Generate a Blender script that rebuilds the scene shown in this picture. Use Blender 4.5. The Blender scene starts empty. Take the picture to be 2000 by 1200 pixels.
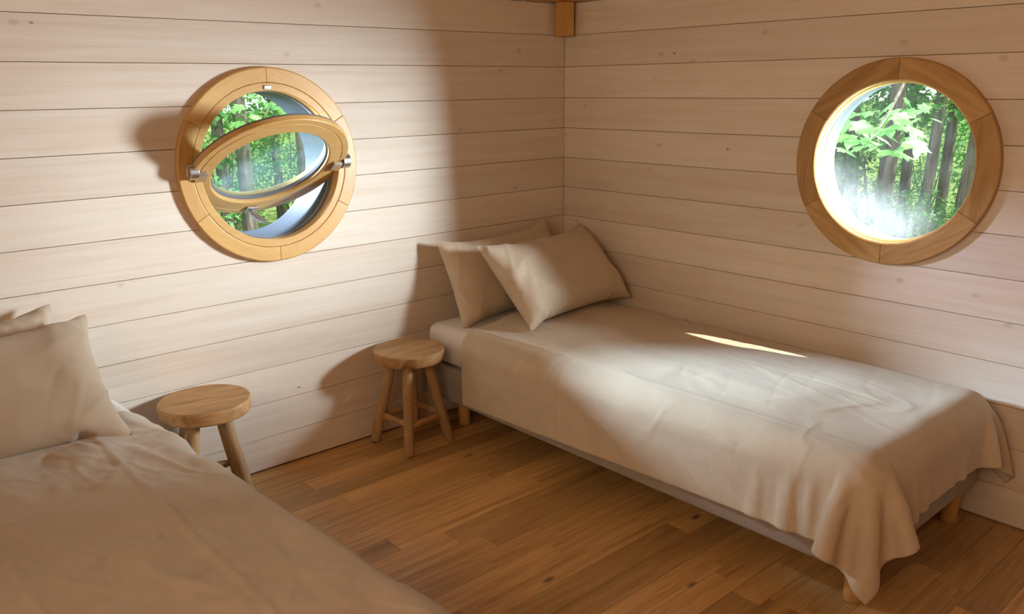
import bpy, bmesh, math, random
import numpy as np
from mathutils import Vector, Matrix, Quaternion

random.seed(7)
scene = bpy.context.scene
COL = scene.collection
PI = math.pi

# ------------------------------------------------------------------ camera
cam_data = bpy.data.cameras.new('camera')
cam_data.sensor_fit = 'HORIZONTAL'
cam_data.sensor_width = 36.0
cam_data.lens = 36.0 * 1638.78 / 2000.0
cam_data.clip_start = 0.05
cam = bpy.data.objects.new('camera', cam_data)
COL.objects.link(cam)
pitch, roll, yaw = -0.25773, -0.01042, 0.72623
Fv = Vector((math.sin(yaw) * math.cos(pitch), math.cos(yaw) * math.cos(pitch), math.sin(pitch)))
Rv = Vector((math.cos(yaw), -math.sin(yaw), 0))
Uv = Rv.cross(Fv)
R2 = Rv * math.cos(roll) + Uv * math.sin(roll)
U2 = Uv * math.cos(roll) - Rv * math.sin(roll)
m = Matrix((R2, U2, -Fv)).transposed().to_4x4()
m.translation = Vector((-2.8622, -2.8419, 1.4171))
cam.matrix_world = m
scene.camera = cam

# ------------------------------------------------------------------ view, world, sun, daylight
scene.view_settings.view_transform = 'Standard'
scene.view_settings.look = 'None'
scene.view_settings.gamma = 1.0
scene.view_settings.use_curve_mapping = False
scene.view_settings.exposure = -0.08

world = bpy.data.worlds.new('forest_sky')
scene.world = world
world.use_nodes = True
wn = world.node_tree.nodes
wn['Background'].inputs['Color'].default_value = (0.86, 0.95, 0.90, 1)
wn['Background'].inputs['Strength'].default_value = 1.5


def aim(o, direction):
    o.rotation_euler = Vector(direction).to_track_quat('-Z', 'Y').to_euler()


def lamp(name, kind, energy, color, loc, direction, **kw):
    d = bpy.data.lights.new(name, kind)
    d.energy = energy
    d.color = color
    for k, v in kw.items():
        setattr(d, k, v)
    o = bpy.data.objects.new(name, d)
    COL.objects.link(o)
    o.location = loc
    aim(o, direction)
    return o


SUN_DIR = (-0.25, 0.295, -0.545)
lamp('sun', 'SUN', 9.5, (1.0, 0.95, 0.86), (3, -4, 6), SUN_DIR, angle=0.009)
# open sky beyond the right-hand window, let in through its tube
LA = Vector((1.35, -2.85, 1.32))
lamp('sky_daylight', 'AREA', 1150.0, (0.82, 0.92, 1.03), LA, Vector((-0.75, -0.8, 0.85)) - LA,
     shape='RECTANGLE', size=1.2, size_y=1.05)
# open sky beyond the left-hand window
LB = Vector((-2.31, 1.44, 1.70))
lamp('sky_daylight', 'AREA', 520.0, (0.64, 0.78, 1.10), LB, Vector((-0.48, -1.75, 0.47)) - LB,
     shape='RECTANGLE', size=0.32, size_y=0.32)
# added warm fill lamp, shining in through an added opening behind the camera
LC = Vector((-3.78, -2.35, 1.72))
lamp('added_fill', 'AREA', 38.0, (1.0, 0.66, 0.40), LC, (1, 0.10, -0.22),
     shape='RECTANGLE', size=1.7, size_y=0.75)

# ------------------------------------------------------------------ helpers


def link(name, mesh, mat=None, parent=None, smooth=False):
    o = bpy.data.objects.new(name, mesh)
    COL.objects.link(o)
    if mat is not None:
        mesh.materials.clear()
        mesh.materials.append(mat)
    if parent is not None:
        o.parent = parent
    if smooth:
        mesh.polygons.foreach_set('use_smooth', [True] * len(mesh.polygons))
        mesh.set_sharp_from_angle(angle=math.radians(38))
    return o


def pydata(name, verts, faces):
    me = bpy.data.meshes.new(name)
    me.from_pydata([tuple(v) for v in verts], [], faces)
    me.update()
    return me


def frombm(name, bm):
    bmesh.ops.recalc_face_normals(bm, faces=bm.faces)
    me = bpy.data.meshes.new(name)
    bm.to_mesh(me)
    bm.free()
    return me


def empty(name, loc=(0, 0, 0), rotz=0.0):
    o = bpy.data.objects.new(name, None)
    o.empty_display_size = 0.1
    COL.objects.link(o)
    o.location = loc
    o.rotation_euler = (0, 0, rotz)
    return o


def tag(o, label=None, cat=None, group=None, kind=None):
    if label:
        o['label'] = label
    if cat:
        o['category'] = cat
    if group:
        o['group'] = group
    if kind:
        o['kind'] = kind
    return o


def bevel(o, w, seg=1, ang=50):
    b = o.modifiers.new('bevel', 'BEVEL')
    b.width = w
    b.segments = seg
    b.limit_method = 'ANGLE'
    b.angle_limit = math.radians(ang)
    return o


def box_bm(x0, x1, y0, y1, z0, z1, bm=None):
    bm = bm or bmesh.new()
    vs = [bm.verts.new(p) for p in ((x0, y0, z0), (x1, y0, z0), (x1, y1, z0), (x0, y1, z0),
                                    (x0, y0, z1), (x1, y0, z1), (x1, y1, z1), (x0, y1, z1))]
    for f in ((0, 3, 2, 1), (4, 5, 6, 7), (0, 1, 5, 4), (1, 2, 6, 5), (2, 3, 7, 6), (3, 0, 4, 7)):
        bm.faces.new([vs[i] for i in f])
    return bm


def box(name, x0, x1, y0, y1, z0, z1, mat, parent=None, bw=0.0, seg=1):
    o = link(name, frombm(name, box_bm(x0, x1, y0, y1, z0, z1)), mat, parent)
    if bw:
        bevel(o, bw, seg)
    return o


def prism(outline, y0, y1, bm=None):
    """outline in (x, z), extruded along y"""
    bm = bm or bmesh.new()
    a = [bm.verts.new((x, y0, z)) for x, z in outline]
    b = [bm.verts.new((x, y1, z)) for x, z in outline]
    n = len(outline)
    bm.faces.new(a)
    bm.faces.new(b[::-1])
    for i in range(n):
        j = (i + 1) % n
        bm.faces.new((a[j], a[i], b[i], b[j]))
    return bm


def lathe(profile, n=96, a0=0.0, a1=2 * PI, bm=None):
    """closed profile of (r, y) turned about the local y axis"""
    bm = bm or bmesh.new()
    full = abs(a1 - a0 - 2 * PI) < 1e-6
    cnt = n if full else n + 1
    rings = []
    for i in range(cnt):
        a = a0 + (a1 - a0) * i / n
        rings.append([bm.verts.new((r * math.cos(a), y, r * math.sin(a))) for r, y in profile])
    k = len(profile)
    for i in range(n):
        A = rings[i]
        B = rings[(i + 1) % cnt]
        for j in range(k):
            bm.faces.new((A[j], A[(j + 1) % k], B[(j + 1) % k], B[j]))
    if not full:
        bm.faces.new(rings[0])
        bm.faces.new(rings[-1][::-1])
    return bm


def tube(pts, radii, n=12, bm=None, cap=True):
    bm = bm or bmesh.new()
    pts = [Vector(p) for p in pts]
    rings = []
    for i, p in enumerate(pts):
        t = (pts[min(i + 1, len(pts) - 1)] - pts[max(i - 1, 0)]).normalized()
        u = t.cross(Vector((0, 0, 1)) if abs(t.z) < 0.9 else Vector((1, 0, 0))).normalized()
        w = t.cross(u)
        rings.append([bm.verts.new(p + (u * math.cos(2 * PI * k / n) + w * math.sin(2 * PI * k / n)) * radii[i])
                      for k in range(n)])
    for a, b in zip(rings[:-1], rings[1:]):
        for k in range(n):
            bm.faces.new((a[k], a[(k + 1) % n], b[(k + 1) % n], b[k]))
    if cap:
        bm.faces.new(rings[0][::-1])
        bm.faces.new(rings[-1])
    return bm


# ------------------------------------------------------------------ materials
class Mat:
    def __init__(self, name, rough=0.6, spec=0.3):
        self.m = bpy.data.materials.new(name)
        self.m.use_nodes = True
        self.t = self.m.node_tree
        self.b = self.t.nodes['Principled BSDF']
        self.b.inputs['Roughness'].default_value = rough
        self.b.inputs['Specular IOR Level'].default_value = spec

    def n(self, kind, **kw):
        nd = self.t.nodes.new(kind)
        for k, v in kw.items():
            if k in nd.inputs:
                nd.inputs[k].default_value = v
            else:
                setattr(nd, k, v)
        return nd

    def l(self, a, b):
        self.t.links.new(a, b)

    def ramp(self, src, stops):
        r = self.n('ShaderNodeValToRGB')
        e = r.color_ramp.elements
        while len(e) < len(stops):
            e.new(0.5)
        for el, (p, c) in zip(e, stops):
            el.position = p
            el.color = (*c, 1) if len(c) == 3 else c
        self.l(src, r.inputs[0])
        return r.outputs[0]

    def mix(self, fac, a, b, mode='MIX'):
        x = self.n('ShaderNodeMix', data_type='RGBA', blend_type=mode)
        for s, v in ((0, fac), (6, a), (7, b)):
            if hasattr(v, 'links'):
                self.l(v, x.inputs[s])
            else:
                x.inputs[s].default_value = v if s == 0 else (*v, 1)
        return x.outputs[2]

    def math(self, op, a, b=0.0):
        x = self.n('ShaderNodeMath', operation=op)
        for i, v in enumerate((a, b)):
            if hasattr(v, 'links'):
                self.l(v, x.inputs[i])
            else:
                x.inputs[i].default_value = v
        return x.outputs[0]

    def coords(self, scale, rnd=True, rot=(0, 0, 0)):
        tc = self.n('ShaderNodeTexCoord')
        src = tc.outputs['Object']
        if rnd:
            oi = self.n('ShaderNodeObjectInfo')
            s = self.n('ShaderNodeVectorMath', operation='SCALE')
            cv = self.n('ShaderNodeCombineXYZ')
            for i in range(3):
                self.l(self.math('MULTIPLY', oi.outputs['Random'], (13.7, 31.1, 57.3)[i]), cv.inputs[i])
            ad = self.n('ShaderNodeVectorMath', operation='ADD')
            self.l(src, ad.inputs[0])
            self.l(cv.outputs[0], ad.inputs[1])
            src = ad.outputs[0]
        mp = self.n('ShaderNodeMapping')
        mp.inputs['Scale'].default_value = scale
        mp.inputs['Rotation'].default_value = rot
        self.l(src, mp.inputs['Vector'])
        return mp.outputs[0]

    def noise(self, vec, scale=1.0, detail=4.0, rough=0.55, dist=0.0):
        x = self.n('ShaderNodeTexNoise', Scale=scale, Detail=detail, Roughness=rough, Distortion=dist)
        self.l(vec, x.inputs['Vector'])
        return x.outputs[0]

    def bump(self, h, strength=0.2, distance=0.002):
        x = self.n('ShaderNodeBump', Strength=strength, Distance=distance)
        self.l(h, x.inputs['Height'])
        self.l(x.outputs[0], self.b.inputs['Normal'])

    def base(self, c):
        if hasattr(c, 'links'):
            self.l(c, self.b.inputs['Base Color'])
        else:
            self.b.inputs['Base Color'].default_value = (*c, 1)
        return self


def knots(M, vec_scale, thr, keep, rnd=True):
    vec = M.coords(vec_scale, rnd)
    v = M.n('ShaderNodeTexVoronoi', Scale=1.0)
    M.l(vec, v.inputs['Vector'])
    d = M.ramp(v.outputs['Distance'], [(0.0, (1, 1, 1)), (thr * 0.45, (0.85, 0.85, 0.85)), (thr, (0, 0, 0))])
    sp = M.n('ShaderNodeSeparateColor')
    M.l(v.outputs['Color'], sp.inputs[0])
    return M.math('MULTIPLY', d, M.math('GREATER_THAN', sp.outputs[0], 1 - keep))


def wood(name, dark, light, grain=(3, 40, 40), rough=0.5, spec=0.3, vary=0.25, knot=None, knot_col=(0.1, 0.05, 0.02),
         streak=None, contrast=(0.3, 0.7)):
    M = Mat(name, rough, spec)
    v = M.coords(grain)
    g = M.noise(v, 1.0, 6.0, 0.6, 0.6)
    col = M.ramp(g, [(contrast[0], dark), (contrast[1], light)])
    v2 = M.coords(tuple(s * 4.5 for s in grain))
    g2 = M.noise(v2, 1.0, 3.0, 0.6)
    col = M.mix(0.25, col, M.ramp(g2, [(0.35, dark), (0.6, light)]))
    oi = M.n('ShaderNodeObjectInfo')
    tone = M.ramp(oi.outputs['Random'], [(0, (1 - vary,) * 3), (1, (1 + vary * 0.35,) * 3)])
    col = M.mix(1.0, col, tone, 'MULTIPLY')
    if streak:
        vs = M.coords((grain[0] * 0.35, grain[1] * 0.45, grain[2] * 0.45))
        s = M.ramp(M.noise(vs, 1.0, 4.0, 0.5, 1.0), [(0.57, (0, 0, 0)), (0.70, (1, 1, 1))])
        col = M.mix(M.math('MULTIPLY', s, streak[1]), col, streak[0])
    if knot:
        k = knots(M, knot[0], knot[1], knot[2])
        col = M.mix(M.math('MULTIPLY', k, knot[3]), col, knot_col)
    M.base(col)
    M.bump(g2, 0.12, 0.001)
    return M.m


# whitewashed pine cladding
def whitewash(name):
    M = Mat(name, 0.62, 0.25)
    v = M.coords((1.2, 12, 26))
    g = M.noise(v, 1.0, 6.0, 0.62, 0.4)
    col = M.ramp(g, [(0.25, (0.72, 0.595, 0.465)), (0.50, (0.79, 0.685, 0.565)), (0.75, (0.835, 0.755, 0.655))])
    v3 = M.coords((2.3, 2.0, 5.0))
    cloud = M.noise(v3, 1.0, 3.0, 0.5)
    col = M.mix(M.ramp(cloud, [(0.48, (0, 0, 0)), (0.80, (0.40, 0.40, 0.40))]), col, (0.75, 0.60, 0.47))
    vf = M.coords((4, 60, 170))
    fine = M.noise(vf, 1.0, 3.0, 0.6)
    col = M.mix(0.10, col, M.ramp(fine, [(0.35, (0.55, 0.42, 0.32)), (0.6, (0.84, 0.79, 0.72))]))
    oi = M.n('ShaderNodeObjectInfo')
    tone = M.ramp(oi.outputs['Random'], [(0, (0.92, 0.90, 0.885)), (1, (1.03, 1.02, 1.01))])
    col = M.mix(1.0, col, tone, 'MULTIPLY')
    k = knots(M, (5.5, 0.01, 9.0), 0.11, 0.7)
    col = M.mix(M.math('MULTIPLY', k, 0.42), col, (0.42, 0.30, 0.21))
    k2 = knots(M, (5.3, 0.01, 9.0), 0.05, 0.4)
    col = M.mix(M.math('MULTIPLY', k2, 0.8), col, (0.16, 0.10, 0.07))
    M.base(col)
    M.bump(fine, 0.10, 0.0008)
    return M.m


M_WALL = whitewash('whitewashed_pine')
M_GAP = Mat('dark_batten', 0.9, 0.1).base((0.42, 0.27, 0.17)).m
M_FLOOR = wood('oak_floor', (0.46, 0.225, 0.068), (0.74, 0.445, 0.175), (2.6, 42, 42), 0.38, 0.45, 0.34,
               ((3.2, 8.0, 0.01), 0.10, 0.5, 0.9), (0.055, 0.022, 0.008), ((0.20, 0.085, 0.025), 0.5), (0.30, 0.70))
M_RING = wood('oak_ring', (0.40, 0.21, 0.065), (0.62, 0.37, 0.14), (3, 30, 30), 0.45, 0.35, 0.14, None, (0, 0, 0), None, (0.36, 0.64))
M_PINE = wood('pine_frame', (0.60, 0.33, 0.10), (0.73, 0.44, 0.16), (3, 24, 24), 0.38, 0.45, 0.10)
M_STOOL = wood('teak_stool', (0.34, 0.17, 0.06), (0.55, 0.33, 0.145), (5, 30, 30), 0.55, 0.3, 0.2,
               None, (0.1, 0.05, 0.02), ((0.23, 0.11, 0.04), 0.6))
M_STOOLV = wood('teak_leg', (0.36, 0.20, 0.085), (0.56, 0.35, 0.165), (30, 30, 4), 0.55, 0.3, 0.25,
                ((14, 14, 6), 0.16, 0.25, 0.6), (0.13, 0.06, 0.02))
M_BEAM = wood('cedar_beam', (0.46, 0.225, 0.05), (0.60, 0.32, 0.085), (24, 24, 3), 0.5, 0.3, 0.15)
M_CEIL = wood('ceiling_board', (0.45, 0.24, 0.09), (0.60, 0.35, 0.15), (2, 26, 26), 0.5, 0.3, 0.2)
M_LEG = wood('beech_leg', (0.52, 0.27, 0.08), (0.62, 0.35, 0.12), (22, 22, 3), 0.45, 0.35, 0.1)


def linen(name, c1, c2, weave=520.0, bump=0.30, sheen=0.15):
    M = Mat(name, 0.85, 0.15)
    v = M.coords((1, 1, 1), False)
    big = M.noise(v, 9.0, 4.0, 0.6)
    col = M.ramp(big, [(0.3, c1), (0.7, c2)])
    fine = M.noise(v, weave, 2.0, 0.6)
    col = M.mix(0.18, col, M.ramp(fine, [(0.3, tuple(x * 0.72 for x in c1)), (0.7, tuple(min(1, x * 1.15) for x in c2))]))
    M.base(col)
    wr = M.noise(v, 24.0, 4.0, 0.6, 1.2)
    h = M.math('ADD', M.math('MULTIPLY', wr, 0.22), M.math('MULTIPLY', fine, 0.35))
    M.bump(h, bump, 0.006)
    M.b.inputs['Sheen Weight'].default_value = sheen
    return M.m


M_LINEN = linen('beige_linen', (0.585, 0.475, 0.34), (0.645, 0.53, 0.39))
M_LINEN_D = linen('camel_linen', (0.54, 0.46, 0.365), (0.60, 0.515, 0.41))  # same linen in a bluer tone, painted in against the warm fill lamp
M_LINEN_SHADED = linen('camel_linen_shaded', (0.47, 0.365, 0.255), (0.53, 0.415, 0.295))  # darker copy of the linen, shade painted into the left-hand pillows' colour
M_SHEET = linen('white_sheet', (0.76, 0.71, 0.66), (0.80, 0.75, 0.70), 600, 0.15)
M_BOX = linen('grey_ticking', (0.33, 0.285, 0.24), (0.38, 0.33, 0.28), 700, 0.15)
M_STEEL = Mat('brushed_steel', 0.32, 0.5).base((0.62, 0.60, 0.57))
M_STEEL.b.inputs['Metallic'].default_value = 1.0
M_STEEL = M_STEEL.m
M_GASKET = Mat('grey_gasket', 0.55, 0.3).base((0.16, 0.16, 0.17)).m
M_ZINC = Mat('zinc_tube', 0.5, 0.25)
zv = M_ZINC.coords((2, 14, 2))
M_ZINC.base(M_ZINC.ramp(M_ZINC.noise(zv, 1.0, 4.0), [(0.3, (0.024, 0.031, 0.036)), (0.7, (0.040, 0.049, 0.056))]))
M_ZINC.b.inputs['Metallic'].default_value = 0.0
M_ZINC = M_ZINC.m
M_CUT = Mat('dark_split', 0.9, 0.1).base((0.13, 0.065, 0.03)).m


def dusty_glass(name, tint, dust_lo, dust_hi, dust_col, scale, lit_dust=0.0):
    m_ = bpy.data.materials.new(name)
    m_.use_nodes = True
    t = m_.node_tree
    for nd in list(t.nodes):
        t.nodes.remove(nd)
    new = t.nodes.new
    out = new('ShaderNodeOutputMaterial')
    tr = new('ShaderNodeBsdfTransparent')
    tr.inputs[0].default_value = (*tint, 1)
    gl = new('ShaderNodeBsdfGlossy')
    gl.inputs['Roughness'].default_value = 0.03
    lw = new('ShaderNodeLayerWeight')
    lw.inputs[0].default_value = 0.5
    pw = new('ShaderNodeMath')
    pw.operation = 'POWER'
    pw.inputs[1].default_value = 4.0
    t.links.new(lw.outputs['Facing'], pw.inputs[0])
    fr = new('ShaderNodeMath')
    fr.operation = 'MULTIPLY_ADD'
    fr.inputs[1].default_value = 0.35
    fr.inputs[2].default_value = 0.025
    t.links.new(pw.outputs[0], fr.inputs[0])
    mx = new('ShaderNodeMixShader')
    t.links.new(fr.outputs[0], mx.inputs[0])
    t.links.new(tr.outputs[0], mx.inputs[1])
    t.links.new(gl.outputs[0], mx.inputs[2])
    tl = new('ShaderNodeBsdfTranslucent')
    tl.inputs[0].default_value = (*dust_col, 1)
    df = new('ShaderNodeBsdfDiffuse')
    df.inputs[0].default_value = (*dust_col, 1)
    md = new('ShaderNodeMixShader')
    md.inputs[0].default_value = 0.45
    t.links.new(tl.outputs[0], md.inputs[1])
    t.links.new(df.outputs[0], md.inputs[2])
    tc = new('ShaderNodeTexCoord')
    mp = new('ShaderNodeMapping')
    mp.inputs['Scale'].default_value = scale
    t.links.new(tc.outputs['Object'], mp.inputs[0])
    nz = new('ShaderNodeTexNoise')
    nz.inputs['Scale'].default_value = 1.0
    nz.inputs['Detail'].default_value = 8.0
    nz.inputs['Roughness'].default_value = 0.75
    t.links.new(mp.outputs[0], nz.inputs['Vector'])
    mr = new('ShaderNodeMapRange')
    mr.inputs['From Min'].default_value = 0.35
    mr.inputs['From Max'].default_value = 0.7
    mr.inputs['To Min'].default_value = dust_lo
    mr.inputs['To Max'].default_value = dust_hi
    t.links.new(nz.outputs[0], mr.inputs[0])
    # dust laid thicker lower left, to paint in the sunlit glare on the pane
    sp = new('ShaderNodeSeparateXYZ')
    t.links.new(tc.outputs['Object'], sp.inputs[0])
    s1 = new('ShaderNodeMath')
    s1.operation = 'MULTIPLY_ADD'
    s1.inputs[1].default_value = 0.45
    t.links.new(sp.outputs[0], s1.inputs[0])
    t.links.new(sp.outputs[2], s1.inputs[2])
    mg = new('ShaderNodeMapRange')
    mg.interpolation_type = 'SMOOTHSTEP'
    mg.inputs['From Min'].default_value = -0.05
    mg.inputs['From Max'].default_value = -0.22
    mg.inputs['To Max'].default_value = lit_dust
    t.links.new(s1.outputs[0], mg.inputs[0])
    mm_ = new('ShaderNodeMath')
    mm_.operation = 'MULTIPLY'
    t.links.new(mg.outputs[0], mm_.inputs[0])
    t.links.new(nz.outputs[0], mm_.inputs[1])
    ad_ = new('ShaderNodeMath')
    t.links.new(mr.outputs[0], ad_.inputs[0])
    t.links.new(mm_.outputs[0], ad_.inputs[1])
    m2 = new('ShaderNodeMixShader')
    t.links.new(ad_.outputs[0], m2.inputs[0])
    t.links.new(mx.outputs[0], m2.inputs[1])
    t.links.new(md.outputs[0], m2.inputs[2])
    t.links.new(m2.outputs[0], out.inputs[0])
    return m_


M_GLASS_DUSTY = dusty_glass('dusty_glass', (0.97, 0.99, 0.98), 0.001, 0.010, (0.85, 0.87, 0.88), (30, 30, 12), 0.10)
M_GLASS_HAZY = dusty_glass('hazy_glass', (0.90, 0.97, 0.93), 0.010, 0.035, (0.62, 0.78, 0.72), (14, 14, 14))
M_GLASS = dusty_glass('clear_glass', (0.97, 0.98, 0.98), 0.0, 0.01, (0.8, 0.8, 0.8), (9, 9, 9))

# ------------------------------------------------------------------ room shell
P = 0.137                       # pitch of the wall boards
ROOM_X, ROOM_Y, ROOM_Z = -3.6, -3.9, 2.28
WIN_R_HOLE = 0.300
WL = (-1.488, 1.148)            # left-hand window centre in wall_left (x, z)
WR = (1.560, 1.152)             # right-hand window centre in wall_right (distance from the corner, z)


def hole_outlines(x0, x1, z0, z1, c, r, n=14):
    cx, cz = c
    lo, hi = max(z0, cz - r), min(z1, cz + r)
    if lo >= hi or cx + r < x0 or cx - r > x1:
        return [[(x0, z0), (x1, z0), (x1, z1), (x0, z1)]]
    hw = lambda z: math.sqrt(max(r * r - (z - cz) ** 2, 0))
    if z0 >= cz - r and z1 <= cz + r:
        zs = [z0 + (z1 - z0) * i / n for i in range(n + 1)]
        return [[(x0, z0)] + [(cx - hw(z), z) for z in zs] + [(x0, z1)],
                [(x1, z1)] + [(cx + hw(z), z) for z in reversed(zs)] + [(x1, z0)]]
    if z0 > cz - r:             # arc closes inside this course, at its top
        a = math.asin((z0 - cz) / r)
        arc = [(cx + r * math.cos(t), cz + r * math.sin(t)) for t in [PI - a + (2 * a - PI) * i / n for i in range(n + 1)]]
        return [[(x0, z0)] + arc + [(x1, z0), (x1, z1), (x0, z1)]]
    a = math.asin((z1 - cz) / r)
    arc = [(cx + r * math.cos(t), cz + r * math.sin(t)) for t in [a - (PI + 2 * a) * i / n for i in range(n + 1)]]
    return [[(x1, z1)] + arc + [(x0, z1), (x0, z0), (x1, z0)]]


COURSES = [0.004] + [1.6366 - P * k for k in range(11, -6, -1)]
COURSES = [z for z in COURSES if z < ROOM_Z - 0.03] + [ROOM_Z]


def ring_slab(x0, x1, z0, z1, y0, y1, c, r):
    """slab with a round hole, built as two halves"""
    bm = bmesh.new()
    cx, cz = c
    n = 24
    lower = [(x0, z0), (x1, z0), (x1, cz)] + [(cx + r * math.cos(-PI * i / n), cz + r * math.sin(-PI * i / n)) for i in range(n + 1)] + [(x0, cz)]
    upper = [(x1, z1), (x0, z1), (x0, cz)] + [(cx + r * math.cos(PI - PI * i / n), cz + r * math.sin(PI - PI * i / n)) for i in range(n + 1)] + [(x1, cz)]
    prism(lower, y0, y1, bm)
    prism(upper, y0, y1, bm)
    return bm


def clad_wall(name, x0, x1, rotz, c, joints):
    core = link(name, frombm(name, ring_slab(x0 - 0.114, x1 + 0.114, -0.06, ROOM_Z + 0.08, 0.0175, 0.115, c, WIN_R_HOLE)), M_GAP)
    core.rotation_euler[2] = rotz
    core['kind'] = 'structure'
    g = 0.0009
    for i in range(len(COURSES) - 1):
        z0, z1 = COURSES[i] + g, COURSES[i + 1] - g
        cuts = [x0] + joints.get(i, []) + [x1]
        for a, b in zip(cuts[:-1], cuts[1:]):
            for out in hole_outlines(a + (g if a != x0 else 0), b - (g if b != x1 else 0), z0, z1, c, WIN_R_HOLE):
                dy = random.uniform(-0.0006, 0.0006)
                o = link('plank', frombm('plank', prism(out, dy, 0.0172)), M_WALL, core)
                bevel(o, 0.0008, 1, 60)
    return core


wall_left = clad_wall('wall_left', ROOM_X, 0.0, 0.0, WL, {3: [-2.152], 9: [-2.62], 14: [-1.3]})
wall_right = clad_wall('wall_right', 0.0005, -ROOM_Y, -PI / 2, WR, {2: [2.9], 8: [3.1], 14: [1.7]})


def plain_wall(name, rotz, loc, x0, x1, opening=None):
    bm = bmesh.new()
    if opening:
        a, b, c, d = opening
        for r in ((x0, a, 0, ROOM_Z), (b, x1, 0, ROOM_Z), (a, b, 0, c), (a, b, d, ROOM_Z)):
            box_bm(r[0], r[1], 0.0175, 0.115, r[2], r[3], bm)
    else:
        box_bm(x0, x1, 0.0175, 0.115, 0, ROOM_Z, bm)
    core = link(name, frombm(name, bm), M_GAP)
    core.rotation_euler[2] = rotz
    core.location = loc
    core['kind'] = 'structure'
    for i in range(len(COURSES) - 1):
        z0, z1 = COURSES[i] + 0.0016, COURSES[i + 1] - 0.0016
        spans = [(x0, x1)]
        if opening and z1 > opening[2] and z0 < opening[3]:
            spans = [(x0, opening[0]), (opening[1], x1)]
        for a, b in spans:
            bevel(link('plank', frombm('plank', box_bm(a, b, 0, 0.0172, z0, z1)), M_WALL, core), 0.0016, 1, 60)
    return core


OP = (-0.85, 0.85, 1.35, 2.10)  # opening added to let the fill lamp in
wall_back = plain_wall('wall_back', PI, (0, ROOM_Y, 0), 0.0, -ROOM_X)
wall_side = plain_wall('wall_side', PI / 2, (ROOM_X, -2.35, 0), -1.54, 2.34, OP)
wf = empty('fill_window', (ROOM_X, -2.35, 0), PI / 2)  # unseen window, added around the fill lamp's opening
wf['kind'] = 'structure'
for a, b, c, d in ((OP[0], OP[1], OP[2], OP[2] + 0.05), (OP[0], OP[1], OP[3] - 0.05, OP[3]),
                   (OP[0], OP[0] + 0.05, OP[2] + 0.05, OP[3] - 0.05), (OP[1] - 0.05, OP[1], OP[2] + 0.05, OP[3] - 0.05)):
    box('frame_rail', a, b, -0.02, 0.10, c, d, M_PINE, wf, 0.003)
box('pane', OP[0] + 0.05, OP[1] - 0.05, 0.05, 0.056, OP[2] + 0.05, OP[3] - 0.05, M_GLASS, wf)

# floor: each board its own piece
floor = box('floor', ROOM_X - 0.017, 0.017, ROOM_Y - 0.017, 0.017, -0.06, -0.016, M_GAP)
floor['kind'] = 'structure'
BW = 0.0925
rows = int(math.ceil(-ROOM_Y / BW))
known = {11: [-1.389], 8: [-1.553], 9: [-1.39, -0.52], 12: [-1.19], 6: [-1.015, -1.9], 16: [-0.885], 22: [-0.486], 4: [-1.508], 3: [-0.7]}
for r in range(rows):
    y1 = -r * BW
    y0 = max(y1 - BW, ROOM_Y)
    cuts = [0.0, ROOM_X]
    ks = known.get(r, [])
    xs = list(ks)
    x = -random.uniform(0.25, 1.0)
    while x > ROOM_X + 0.2:
        if all(abs(x - k) > 0.35 for k in xs):
            xs.append(x)
        x -= random.uniform(0.55, 1.25)
    cuts = sorted(cuts + xs, reverse=True)
    for a, b in zip(cuts[:-1], cuts[1:]):
        dz = random.uniform(-0.0004, 0.0)
        o = link('floor_board', frombm('floor_board', box_bm(b + 0.0004, a - 0.0004, y0 + 0.0004, y1 - 0.0004, -0.016, dz)), M_FLOOR, floor)
        bevel(o, 0.0007)

ceiling = box('ceiling', ROOM_X - 0.017, 0.017, ROOM_Y - 0.017, 0.017, ROOM_Z + 0.02, ROOM_Z + 0.08, M_GAP)
ceiling['kind'] = 'structure'
for r in range(26):
    y1 = -r * 0.15
    bevel(link('ceiling_board', frombm('ceiling_board', box_bm(ROOM_X, 0, y1 - 0.148, y1 - 0.001, ROOM_Z, ROOM_Z + 0.02)), M_CEIL, ceiling), 0.002)

# wall plates and the short hanging post in the corner
for i, (a, b, c, d) in enumerate(((ROOM_X, -0.055, -0.05, -0.0008), (-0.05, -0.0008, ROOM_Y, -0.002))):
    o = box('trim_%d' % (i + 1), a, b, c, d, 1.776, 1.90, M_BEAM, None, 0.004)
    o['kind'] = 'structure'
hp = bmesh.new()
s = 0.0425
cpt = Vector((-0.060, -0.060))
top = []
dirs = [Vector((-1, -1)).normalized(), Vector((1, -1)).normalized()]
out = [cpt - dirs[1] * s - dirs[0] * 0.06, cpt + dirs[1] * s - dirs[0] * 0.06, cpt + dirs[1] * s + dirs[0] * 0.03, cpt - dirs[1] * s + dirs[0] * 0.03]
out = [Vector((-0.062, -0.003)), Vector((-0.003, -0.003)), Vector((-0.003, -0.062)), Vector((-0.036, -0.095)), Vector((-0.095, -0.036))]
va = [hp.verts.new((p.x, p.y, 1.632)) for p in out]
vb = [hp.verts.new((p.x, p.y, 1.775)) for p in out]
hp.faces.new(va)
hp.faces.new(vb[::-1])
for i in range(5):
    hp.faces.new((va[(i + 1) % 5], va[i], vb[i], vb[(i + 1) % 5]))
o = link('corner_post', frombm('corner_post', hp), M_BEAM)
bevel(o, 0.002)
tag(o, 'short orange brown timber post end hanging in the wall corner', 'post')

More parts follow.
